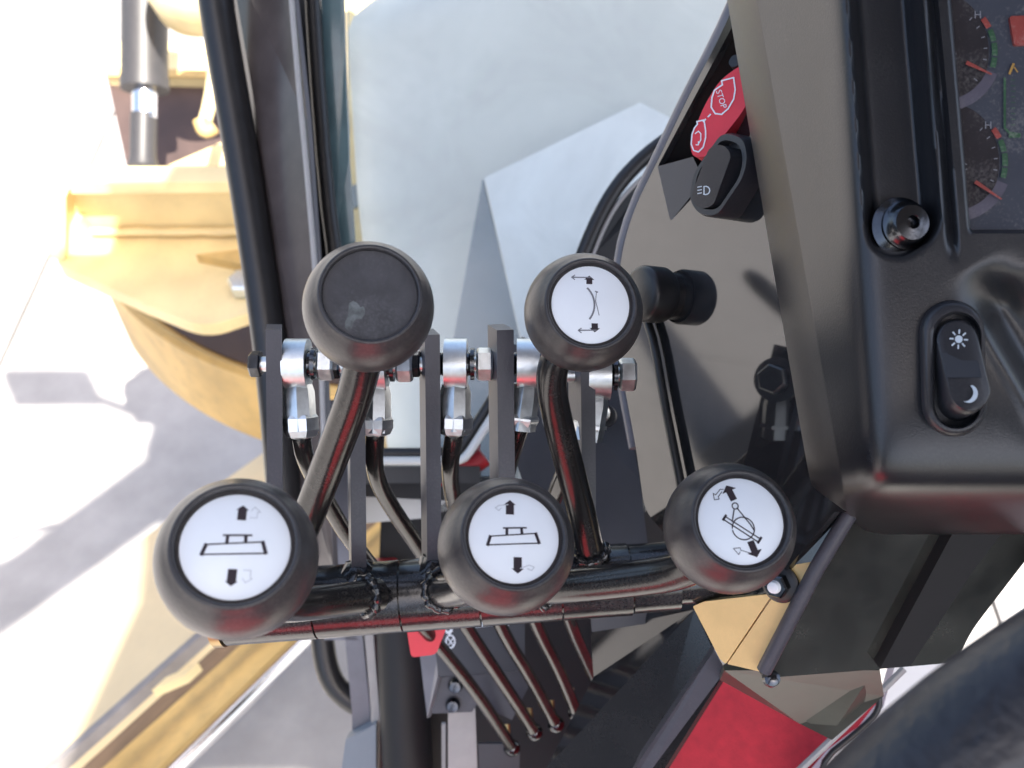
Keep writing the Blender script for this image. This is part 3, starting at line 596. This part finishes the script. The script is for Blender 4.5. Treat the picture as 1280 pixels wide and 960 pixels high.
# ------------------------------------------------------------------ LEVERS
KR = .024
shaft = thing('lever_shaft', 'long black hinge shaft carrying the five control levers', 'shaft', P(600,740,.46))
def axis(x): return 762 - (x-272)*.0745
TD = .462
def tp(x): return P(x, axis(x), TD)
obj('core', tube([tp(276), tp(905)], .0142, 32), 'tube', shaft)
bm = tube([tp(270), tp(282)], .0178, 40); bevel(bm, .0015); obj('end_washer', bm, 'brass', shaft)
obj('end_collar', bevel(tube([tp(788), tp(845)], .0165, 40), .001), 'tube', shaft)
obj('tail', bevel(tube([tp(847), tp(905)], .0135, 32), .002), 'rubber', shaft)
def lever(name_lab, kx, ky, kd, nrm, s0, s1, path, rr, plate_x, ptop, icon, knob_lab=None, platelab=None):
    root = thing('control_lever', name_lab, 'lever', P((s0+s1)/2, axis((s0+s1)/2), TD), 'control levers on the hinge shaft')
    c = P(kx, ky, kd); v = (EYE-c).normalized(); rx = (cR - v*cR.dot(v)).normalized(); ry = v.cross(rx)
    nx, ny = nrm; n = (rx*nx + ry*ny + v*math.sqrt(max(.05, 1-nx*nx-ny*ny))).normalized()
    R = KR; prof = [(0,-.94*R),(.30*R,-.93*R),(.42*R,-.91*R)]
    for k in range(19):
        a = math.radians(-64 + k*(64+40)/18); prof.append((R*math.cos(a)**.93 if math.cos(a)>0 else 0, .98*R*math.sin(a)))
    top = prof[-1]; hr = top[1]
    prof += [(.765*R, hr+.035*R), (.745*R, hr+.05*R), (.72*R, hr+.045*R), (.70*R, hr+.02*R), (.695*R, hr-.05*R), (0, hr-.05*R)]
    kb = obj('knob', lathe(c, n, prof, seg=72), 'knob', root, ang=50)
    ex = (cR - n*cR.dot(n)).normalized(); ey = n.cross(ex)
    f = Frame(c + n*(hr-.028*R), ex, ey, n)
    if icon:
        obj('label_disc', lathe(c + n*(hr-.045*R), n, [(0,.0004),(.63*R,.0004),(.645*R,.0002),(.645*R,-.0005)], seg=72), 'white', kb)
        icon(f, .62*R, kb)
    else:
        obj('empty_recess', lathe(c + n*(hr-.048*R), n, [(0,.0004),(.69*R,.0003),(.69*R,-.0005)], seg=72), 'recess', kb)
        bm = bmesh.new(); cx_, cy_ = -.22*R, -.30*R; pts = []
        for k in range(18):
            a = 2*math.pi*k/18; q = (.13+.05*math.sin(3*a+1)+.04*random.random())*R; pts.append((cx_+q*math.cos(a)*.8+.05*R*math.sin(a), cy_+q*math.sin(a)*1.3))
        f2 = Frame(c + n*(hr-.048*R+.0004), ex, ey, n); fill(bm, f2, pts, .00005); obj('glue_residue', bm, 'residue', kb, smooth=False)
    obj('rod', tube([c - n*.012]+[P(*p) for p in path], rr, 24, rounded=3), 'rod', root)
    obj('ferrule', lathe(c - n*(.92*R), -n, [(0,0),(.0095,0),(.0098,.002),(.0085,.004),(0,.004)], 24), 'knob', root)
    bm = tube([tp(s0+1.2), tp(s1-1.2)], .0172, 44); bevel(bm, .0008); obj('sleeve', bm, 'tube', root)
    # weld beads: lumpy seams where rod and plate meet the sleeve
    px, wd = plate_x
    def seam(c, d, r, t_):
        d = d.normalized(); u = d.orthogonal().normalized(); v = d.cross(u); n = 40
        pts = [c + (u*math.cos(2*math.pi*k/n) + v*math.sin(2*math.pi*k/n))*r*(1+.05*random.random()) + d*random.uniform(-.0006,.0006) for k in range(n)]
        rs = [t_*(1+.30*math.sin(k*1.9)+.15*random.random()) for k in range(n)]
        return tube(pts+[pts[0]], rs+[rs[0]], 10, cap=False)
    e = P(*path[-1]); e2 = P(*path[-2])
    obj('rod_weld', seam(e+(e2-e).normalized()*.007, e2-e, rr+.0006, .0019), 'tube', root)
    bm = bmesh.new(); q0 = P(px, axis(px)-36, TD-.004)
    add_lathe(bm, q0, cU, [(0,.006),(.006,.004),(.0085,0),(.0105,-.004),(.011,-.008),(0,-.009)], 24)
    for v in bm.verts: v.co += Vector((random.uniform(-1,1),random.uniform(-1,1),random.uniform(-1,1)))*.0007
    obj('arm_weld', bm, 'tube', root)
    # flat arm of the bell crank, going up to the rod end
    A = P(px, axis(px)-14, .455); Bt = P(px-3 if px < 640 else px-2, ptop, .432)
    up = (Bt-A); L = up.length; up.normalize()
    dv = camv(-.23, 0, -1); dv = (dv-up*dv.dot(up)).normalized(); sv = up.cross(dv).normalized()
    bm = box((A+Bt)/2 + dv*.009, sv*wd, up*L, dv*.020); bevel(bm, .0007, 2)
    obj('crank_arm', bm, 'plate', root)
    return root
def arrow(bm, f, R, cx, y0, y1, wd, hw):
    s = 1 if y1 > y0 else -1; hy = y1 - s*hw*.9*R
    cx *= R; y0 *= R; y1 *= R; wd *= R; hwR = hw*R; hy = y1 - s*hwR*.8
    h = .0001
    fill(bm, f, [(cx-wd/2,y0),(cx+wd/2,y0),(cx+wd/2,hy),(cx-wd/2,hy)], h)
    fill(bm, f, [(cx-hwR,hy),(cx+hwR,hy),(cx,y1)], h)
def blade_icon(variant):
    def ic(f, R, kb):
        bm = bmesh.new(); th = .035*R; K = lambda *p: [(x*R, y*R) for x, y in p]
        sk = .06
        stroke(bm, f, K((-.55,.0),(.50,.11)), th*.8); stroke(bm, f, K((-.62,-.20),(.60,-.11)), th*.8)
        stroke(bm, f, K((-.55,.0),(-.61,-.20)), th*2.0); stroke(bm, f, K((.50,.11),(.58,-.11)), th*2.0)
        stroke(bm, f, K((-.25,.20),(.28,.23)), th); stroke(bm, f, K((-.17,.19),(-.17,.06)), th*1.8); stroke(bm, f, K((.17,.21),(.18,.09)), th*1.8)
        if variant == 0:
            arrow(bm, f, R, .05, .52, .82, .17, .12); arrow(bm, f, R, .0, -.45, -.78, .17, .12)
        else:
            arrow(bm, f, R, -.10, .52, .86, .19, .14); arrow(bm, f, R, .08, -.45, -.82, .19, .14)
        obj('blade_symbol', bm, 'print', kb, smooth=False)
        bm = bmesh.new()
        if variant == 0:
            stroke(bm, f, K((.20,.58),(.34,.58),(.34,.70),(.40,.70),(.28,.80),(.22,.72)), th*.5); obj('faint_outline', bm, 'faint', kb, smooth=False)
            bm = bmesh.new(); stroke(bm, f, K((.20,-.46),(.34,-.46),(.34,-.60),(.38,-.62),(.26,-.70),(.20,-.62)), th*.5)
        else:
            stroke(bm, f, K((-.14,.75),(-.36,.72),(-.44,.66),(-.36,.60),(-.30,.66)), th*.6); obj('faint_outline', bm, 'faint', kb, smooth=False); bm = bmesh.new(); stroke(bm, f, K((.14,-.70),(.34,-.62),(.46,-.66),(.40,-.74),(.30,-.70)), th*.6)
        obj('faint_outline', bm, 'faint', kb, smooth=False)
    return ic
def arc_icon(f, R, kb):
    bm = bmesh.new(); th = .04*R; K = lambda *p: [(x*R, y*R) for x, y in p]
    arrow(bm, f, R, -.03, .55, .78, .16, .14); arrow(bm, f, R, .10, -.50, -.74, .17, .14)
    obj('arrow_symbol', bm, 'print', kb, smooth=False)
    bm = bmesh.new()
    stroke(bm, f, arcpts(-.52*R, 0, .62*R, -38, 45, 14, .62*R), th*1.2); stroke(bm, f, K((.16,.36),(.13,.1),(.17,-.05),(.22,-.28)), th*.5)
    stroke(bm, f, K((.13,.36),(.19,.34)), th*.8)
    stroke(bm, f, K((.0,.73),(-.50,.72)), th*.8); stroke(bm, f, K((-.42,.78),(-.50,.72),(-.42,.66)), th*.7)
    stroke(bm, f, K((.14,-.68),(-.34,-.70)), th*.8); stroke(bm, f, K((-.26,-.64),(-.34,-.70),(-.26,-.76)), th*.7)
    obj('curve_symbol', bm, 'midprint', kb, smooth=False)
def circle_icon(f, R, kb):
    bm = bmesh.new(); th = .03*R
    a = math.radians(-14); Rt = lambda p: ((p[0]*math.cos(a)+p[1]*math.sin(a)*-1)*R, (p[0]*math.sin(a)+p[1]*math.cos(a))*R)
    K = lambda *p: [(x*R, y*R) for x, y in p]
    def arr(x0, y0, x1, y1):
        d = Vector((x1-x0, y1-y0)); L = d.length; d /= L; q = Vector((-d.y, d.x)); o = Vector((x0,y0)); hd = o+d*(L-.15)
        fill(bm, f, [tuple(v*R) for v in (o+q*.085, o-q*.085, hd-q*.085, hd+q*.085)]); fill(bm, f, [tuple(v*R) for v in (hd+q*.19, hd-q*.19, o+d*L)])
    arr(-.14, .50, -.30, .86); arr(.19, -.48, .32, -.86)
    stroke(bm, f, arcpts(-.12*R, .36*R, .075*R, 0, 360, 14), th*.9)
    stroke(bm, f, K((-.15,.28),(-.22,-.02)), th); stroke(bm, f, K((-.07,.30),(.22,-.08),(.30,-.22)), th)
    stroke(bm, f, arcpts(.04*R, -.18*R, .27*R, -170, 180, 26), th*.9)
    stroke(bm, f, K((-.38,.10),(.43,-.42)), th); stroke(bm, f, K((-.43,.03),(.38,-.50)), th)
    stroke(bm, f, K((-.36,.13),(-.44,.02)), th*1.8); stroke(bm, f, K((.46,-.39),(.37,-.52)), th*1.8)
    stroke(bm, f, K((-.38,.76),(-.46,.76),(-.58,.62),(-.64,.66),(-.62,.50),(-.50,.52),(-.52,.58),(-.42,.70)), th*.6)
    obj('turntable_symbol', bm, 'print', kb, smooth=False)
    bm = bmesh.new(); stroke(bm, f, K((.16,-.76),(-.06,-.70),(-.08,-.64),(-.24,-.66),(-.12,-.80),(-.08,-.74)), th*.7)
    obj('faint_outline', bm, 'midprint', kb, smooth=False)
G1 = 'lever'
RR = .0073
lever('control lever with big white blade label knob nearest the camera, lower left', 297, 698, .289, (-.05,.24), 397, 503,
      [(312,752,.345),(360,757,.395),(425,750,.425),(474,743,.440)], RR, (449, .0070), 470, blade_icon(0))
lever('control lever whose knob has an empty dark recess without a label', 461, 384, .353, (.04,.30), 284, 397,
      [(453,470,.378),(415,570,.405),(380,660,.430),(345,735,.450)], RR, (345, .0070), 412, None)
lever('control lever with white blade label knob in front of the middle of the shaft', 632.5, 682.5, .337, (.19,.20), 503, 600,
      [(615,715,.375),(585,735,.405),(548,738,.440)], .0078, (543, .0068), 418, blade_icon(1))
lever('upper right control lever with curved arrow label on its knob', 729, 391, .389, (.20,.22), 700, 787,
      [(700,436,.398),(686,474,.405),(700,540,.420),(722,620,.437),(742,705,.455)], .0066, (736, .0068), 425, arc_icon)
lever('rightmost control lever with tilted turntable label on its knob', 911, 660, .355, (.30,.17), 600, 700,
      [(880,700,.375),(845,716,.388),(790,724,.402),(720,732,.420),(665,736,.440)], .0075, (634, .0078), 412, circle_icon)
# ------------------------------------------------------------------ LINKAGE RODS
links = [
 (372, 455, [(377,548,.448),(381,575,.46),(410,630,.49),(440,680,.52),(535,790,.60),(600,870,.67),(640,935,.72)], 'linkage rod at the far left with silver rod end beside the dark window bar'),
 (470, 457, [(469,545,.448),(467,590,.465),(485,628,.49),(528,690,.535),(580,780,.59),(640,870,.67),(668,915,.71)], 'linkage rod with silver rod end half hidden by the unlabelled knob'),
 (570, 455, [(568,545,.448),(560,590,.465),(572,650,.52),(622,780,.60),(665,850,.67),(695,905,.71)], 'linkage rod with silver rod end in the middle, before the grey wedge'),
 (660, 455, [(650,535,.448),(632,590,.47),(625,650,.52),(666,775,.60),(700,840,.67),(720,890,.71)], 'linkage rod with silver rod end just left of the upper right knob'),
 (748, 468, [(735,540,.448),(700,600,.47),(680,660,.52),(708,770,.60),(735,830,.67),(748,860,.71)], 'linkage rod with silver rod end half hidden under the upper right knob'),
]
for (x, y, path, lab) in links:
    D = .446; c = P(x, y, D)
    root = thing('linkage_rod', lab, 'linkage rod', c, 'linkage rods bolted to the levers')
    ax = cR.copy()
    re_ = obj('rod_end_eye', bevel(lathe(c - ax*.0052, ax, [(.0062,0),(.0118,0),(.0118,.0104),(.0062,.0104),(.0062,0)], 44), .0008, 2), 'zinc', root)
    obj('ball', lathe(c - ax*.0075, ax, [(.003,0),(.0050,.0),(.0062,.004),(.0066,.0075),(.0062,.011),(.0050,.015),(.003,.015)], 28), 'bolt', root)
    p1 = P(path[0][0], path[0][1], D+.002); dn = (p1-c).normalized()
    bm = bmesh.new()
    add_lathe(bm, c, dn, [(0,.009),(.0062,.0095),(.0072,.013),(.0074,.030),(.0074,.031)], 8)
    bmb = obj('stem', bm, 'zinc', root, ang=20)
    bm = bmesh.new(); L = (p1-c).length
    add_lathe(bm, c, dn, [(.0074,.0235),(.0084,.025),(.0084,L-.004),(.0070,L-.001),(.0045,L),(0,L)], 6, ref=cR)
    obj('hex_end', bm, 'zinc', root, smooth=False)
    bm = bmesh.new(); add_tube(bm, [c-ax*.021, c+ax*.0165], .0036, 16); obj('bolt_shank', bm, 'zinc', root)
    bm = bmesh.new(); hexa(bm, c-ax*.0165, -ax, .0062, .0055); obj('bolt_head', bm, 'bolt', root, smooth=False)
    bm = bmesh.new(); hexa(bm, c+ax*.0095, ax, .0078, .0078); obj('nut', bm, 'zinc', root, smooth=False)
    bm = bmesh.new(); add_lathe(bm, c+ax*.0068, ax, [(.004,0),(.0075,0),(.0075,.0018),(.004,.0018)], 28); obj('washer', bm, 'bolt', root)
    bm = bmesh.new(); add_lathe(bm, c-ax*.0105, ax, [(.004,0),(.0062,0),(.0055,.0032),(.004,.0032)], 28); obj('spacer', bm, 'bolt', root)
    obj('rod', tube([P(path[0][0], path[0][1]-6, D+.002)]+[P(*q) for q in path], .0044, 16, rounded=2), 'rod', root)
    e = P(*path[-1]); bm = bmesh.new(); bmesh.ops.create_icosphere(bm, subdivisions=2, radius=.0065, matrix=Matrix.Translation(e))
    obj('ball_joint', bm, 'bolt', root)
    obj('joint_stud', tube([P(path[-1][0]-6, path[-1][1]-30, path[-1][2]+.01), P(path[-1][0]-4, path[-1][1]+8, path[-1][2]+.005)], .0022, 10), 'brass', root)

# ------------------------------------------------------------------ DASH CONSOLE
dash = thing('dash_console', 'black moulded plastic dash console filling the upper right', 'dashboard', P(1150,400,.34))
D0 = .330
def sm(e0, e1, x):
    t_ = min(1, max(0, (x-e0)/(e1-e0))); return t_*t_*(3-2*t_)
def L1(y): return 945 + .177*y
def depth(x, y):
    d = D0
    u = x - (1052+.065*y); d += (math.sqrt(u*u+22*22)-u)/2*.00055
    v = y - 622; d += (math.sqrt(v*v+20*20)+v)/2*.0019
    # vertical channel holding the bolt
    xl = 1062+.075*y; xr = 1128+.085*y
    ch = sm(xl-5, xl+14, x)*(1-sm(xr-2, xr+30, x))*(1-sm(298, 326, y + .012*(x-1122)**2))
    d += .0125*ch
    # ridge before the gauges
    xg = 1186+.085*y
    d += .0035*(sm(xg-32, xg-20, x)*(1-sm(xg-20, xg-12, x)))*(1-sm(285,330,y))
    gr = sm(xg, xg+5, x)*(1-sm(284, 292, y)); d += .009*gr
    # soft diagonal scoop at the right edge
    q = (x-1235)*.86 - (y-400)*.5; al = (x-1235)*.5 + (y-400)*.86
    d += .012*math.exp(-(q-22)**2/900)*sm(-70, 0, al)
    d -= .004*math.exp(-(q+8)**2/180)*sm(-40, 20, al)*(1-sm(120,200,al))
    d += .010*sm(0, 60, q-20)*sm(-40, 40, al)
    return d
bm = bmesh.new(); rows = []; ny = 262; nx = 150
for j in range(ny+1):
    y = -160 + 828*j/ny; row = []
    for i in range(nx+1):
        s = i/nx; xl_ = L1(min(y, 640)); 
        if y > 640: xl_ += (y-640)*1.0
        x = xl_ + (1420-xl_)*s
        row.append(bm.verts.new(P(x, y, depth(x, y))))
    rows.append(row)
for r0, r1 in zip(rows, rows[1:]):
    for k in range(nx): bm.faces.new((r0[k], r0[k+1], r1[k+1], r1[k]))
r_ = bmesh.ops.extrude_edge_only(bm, edges=[e for e in bm.edges if e.is_boundary])
bmesh.ops.translate(bm, verts=[v for v in r_['geom'] if isinstance(v, bmesh.types.BMVert)], vec=cF*.04)
obj('housing', bm, 'dash', dash, ang=60)
# channel bolt
bc = P(1122, 285, D0+.010); bn = camv(.10, .03, 1)
obj('bolt_flange', lathe(bc, bn, [(0,0),(.0095,0),(.0105,.0012),(.0105,.0022),(.0085,.0036),(.0080,.0040)], 40), 'bolt', dash)
obj('bolt_cap', lathe(bc, bn, [(.0080,.0036),(.0086,.0050),(.0086,.0062),(.0074,.0072),(.0070,.0092),(.0060,.0104),(.0024,.0110),(.0020,.0104),(.0018,.0080),(0,.0080)], 40), 'bolt', dash)
# dimmer rocker
dm = thing('dimmer_rocker_switch', 'black rocker switch with sun and moon symbols on the dash console', 'switch', P(1196,460,D0))
dpl = Plane(1196, 462, D0+.002, (-.05,.03,1))
def ringpts(o_, off): return [dpl.at(x, y, off) for x, y in o_]
O1 = stad(1190,416,1193,505,41,14); O2 = stad(1194,418,1196,503,36,14); O3 = stad(1196,420,1196,505,31,14); O4 = stad(1197,421,1197,506,28.5,14)
obj('bezel', loft([ringpts(O1,-.004), ringpts(O1,.002), ringpts([( (a[0]+b_[0])/2, (a[1]+b_[1])/2) for a, b_ in zip(O1,O2)], .0045), ringpts(O2,.0055), ringpts(O3,.0055), ringpts(O4,.0035), ringpts(O4,-.004)]), 'switch', dm, ang=50)
def rock(x0,y0,x1,y1,r,offf): return [dpl.at(x, y, offf(y)) for x, y in stad(x0,y0,x1,y1,r,14)]
off = lambda y: .0045 + .0065*sm(400, 515, y)
topo = rock(1197,426,1212,489,26,off); top_in = rock(1197.5,427,1212,488.5,23.5,lambda y: off(y)+.0006)
baseo = rock(1197,424,1196,500,27,lambda y: -.002)
obj('rocker', loft([baseo, topo, top_in]), 'switch', dm, ang=50)
class RF:
    def at(s, x, y, h=0): return dpl.at(x, y, off(y)+.0009+h)
rf = RF()
bm = bmesh.new(); vs = []
grid = [[rf.at(1177+ (44)*i/6 + (y-445)*.24, y, -.0001) for i in range(7)] for y in (441, 449, 457, 465, 472)]
G_ = [[bm.verts.new(p) for p in r] for r in grid]
for a_, b_ in zip(G_, G_[1:]):
    for k in range(6): bm.faces.new((a_[k], a_[k+1], b_[k+1], b_[k]))
obj('rocker_insert', bm, 'rocker_mid', dm, smooth=False)
bm = bmesh.new(); fill(bm, rf, arcpts(1198.5,424,4.8,0,345,22))
for k in range(8):
    a = math.radians(45*k+4); stroke(bm, rf, [(1198.5+7*math.cos(a), 424+7.4*math.sin(a)), (1198.5+11*math.cos(a), 424+11.6*math.sin(a))], 1.9)
obj('sun_symbol', bm, 'icon', dm, smooth=False)
bm = bmesh.new(); out_ = arcpts(1214,492,11.5,-68,118,16); inn = arcpts(1208.5,490.5,11.2,-48,100,16)
for k in range(16):
    bm.faces.new([bm.verts.new(rf.at(*p, .0001)) for p in (out_[k], out_[k+1], inn[k+1], inn[k])])
bmesh.ops.translate(bm, verts=bm.verts, vec=dpl.at(1211,492)-dpl.at(1214,492))
obj('moon_symbol', bm, 'icon', dm, smooth=False)
# gauge cluster
gc = thing('gauge_cluster', 'dusty instrument cluster with two round gauges at the top right edge', 'instrument', P(1240,150,D0+.008))
gp = Plane(1240, 150, D0+.0065, (0,0,1)); gf = PF(gp, 0)
obj('cluster_face', prism([(1180,-60),(1420,-60),(1420,300),(1206,300)], gp, 0, -.002), 'gpanel', gc, smooth=False)
def ell(cx, cy, rx, ry, a0, a1, n=30): return [(cx+rx*math.cos(math.radians(a0+(a1-a0)*i/n)), cy+ry*math.sin(math.radians(a0+(a1-a0)*i/n))) for i in range(n+1)]
def band(cx, cy, r0, r1, a0, a1, m, name, parent, h, ry=1.0):
    bm = bmesh.new(); A = ell(cx,cy,r0,r0*ry,a0,a1,12); B2 = ell(cx,cy,r1,r1*ry,a0,a1,12)
    for k in range(12): bm.faces.new([bm.verts.new(gf.at(*p, h)) for p in (A[k],A[k+1],B2[k+1],B2[k])])
    return obj(name, bm, m, parent, smooth=False)
for (cx, cy, nd) in ((1180, 65, ((1208,78),(1240,93))), (1193, 203, ((1219,227),(1252,249)))):
    face = prism(ell(cx,cy,56,72,-90,90)+[(cx,cy)], gp, .0004, 0); g = obj('gauge', face, 'gface', gc, smooth=False)
    RY = 72/70
    band(cx, cy, 58, 72, 22, 88, 'glilac', 'scale_band', g, .0006, RY)
    band(cx, cy, 60, 67, -40, -28, 'gred', 'red_zone', g, .0008, RY)
    for a_ in ((-25,-12),(-10,4),(6,17)): band(cx, cy, 60, 67, a_[0], a_[1], 'ggreen', 'green_zone', g, .0008, RY)
    bm = bmesh.new(); (x0,y0),(x1,y1) = nd; d = Vector((x1-x0,y1-y0)).normalized(); q = Vector((-d.y,d.x))
    pts = [(x0+q.x*2.6,y0+q.y*2.6),(x0-q.x*2.6,y0-q.y*2.6),(x1-q.x*.9,y1-q.y*.9),(x1+q.x*.9,y1+q.y*.9)]
    obj('needle', loft([[gf.at(*p,.0025) for p in pts],[gf.at(*p,.0018) for p in pts]]), 'gred', g, smooth=False)
    bm = bmesh.new()
    for k in range(7):
        a = math.radians(-50+k*15); stroke(bm, gf, [(cx+50*math.cos(a), cy+52*math.sin(a)),(cx+54*math.cos(a), cy+56*math.sin(a))], 1.2, h=.0007)
    obj('tick_marks', bm, 'midprint', g, smooth=False)
    tf2 = Frame(gp.at(cx+42, cy-46, .0006), cR, cU, gp.n); text('H', tf2, 0, 0, .0038, 'midprint', g)
    tf2 = Frame(gp.at(cx+12, cy+6, .0006), cR, cU, gp.n); text('C', tf2, 0, 0, .0032, 'midprint', g)
wl = obj('warning_lamp', prism(rnd([(1262,20),(1330,18),(1330,54),(1268,57)], 4), gp, .0012, 0), 'gred', gc, smooth=False)
bm = bmesh.new(); stroke(bm, gf, [(1256,98),(1256,160),(1262,166),(1275,168)], 3.0, h=.0008); stroke(bm, gf, [(1262,170),(1275,170)], 4, h=.0009)
obj('level_scale', bm, 'ggreen', gc, smooth=False)
bm = bmesh.new(); stroke(bm, gf, [(1262,92),(1267,80)], 3.0, h=.0008); stroke(bm, gf, [(1268,84),(1272,90)], 1.6, h=.0008); obj('level_mark', bm, 'amber', gc, smooth=False)
bm = bmesh.new()
for k in range(9): stroke(bm, gf, [(1264,100+k*7),(1269,100+k*7)], 1.0, h=.0008)
obj('level_ticks', bm, 'ggreen', gc, smooth=False)

# ------------------------------------------------------------------ STEERING WHEEL
swc = P(1222, 926, .20); inn_ = camv(.60, -.76, -.25); sw = thing('steering_wheel', 'black grained steering wheel rim crossing the lower right corner close to the camera', 'steering wheel', swc + inn_*.19)
cen = swc + inn_*.19; tang = camv(.80, .60, .0); tang = (tang - inn_*tang.dot(inn_)).normalized()
bm = bmesh.new(); n = 120; seg = 28; rings = []; nrm = inn_.cross(tang)
for i in range(n):
    a = 2*math.pi*i/n; rad = -inn_*math.cos(a) + tang*math.sin(a); c = cen + rad*.19
    rings.append([bm.verts.new(c + (rad*math.cos(2*math.pi*k/seg) + nrm*math.sin(2*math.pi*k/seg))*.0155) for k in range(seg)])
for i in range(n):
    a, b_ = rings[i], rings[(i+1)%n]
    for k in range(seg): bm.faces.new((a[k], a[(k+1)%seg], b_[(k+1)%seg], b_[k]))
obj('rim', bm, 'wheel', sw)
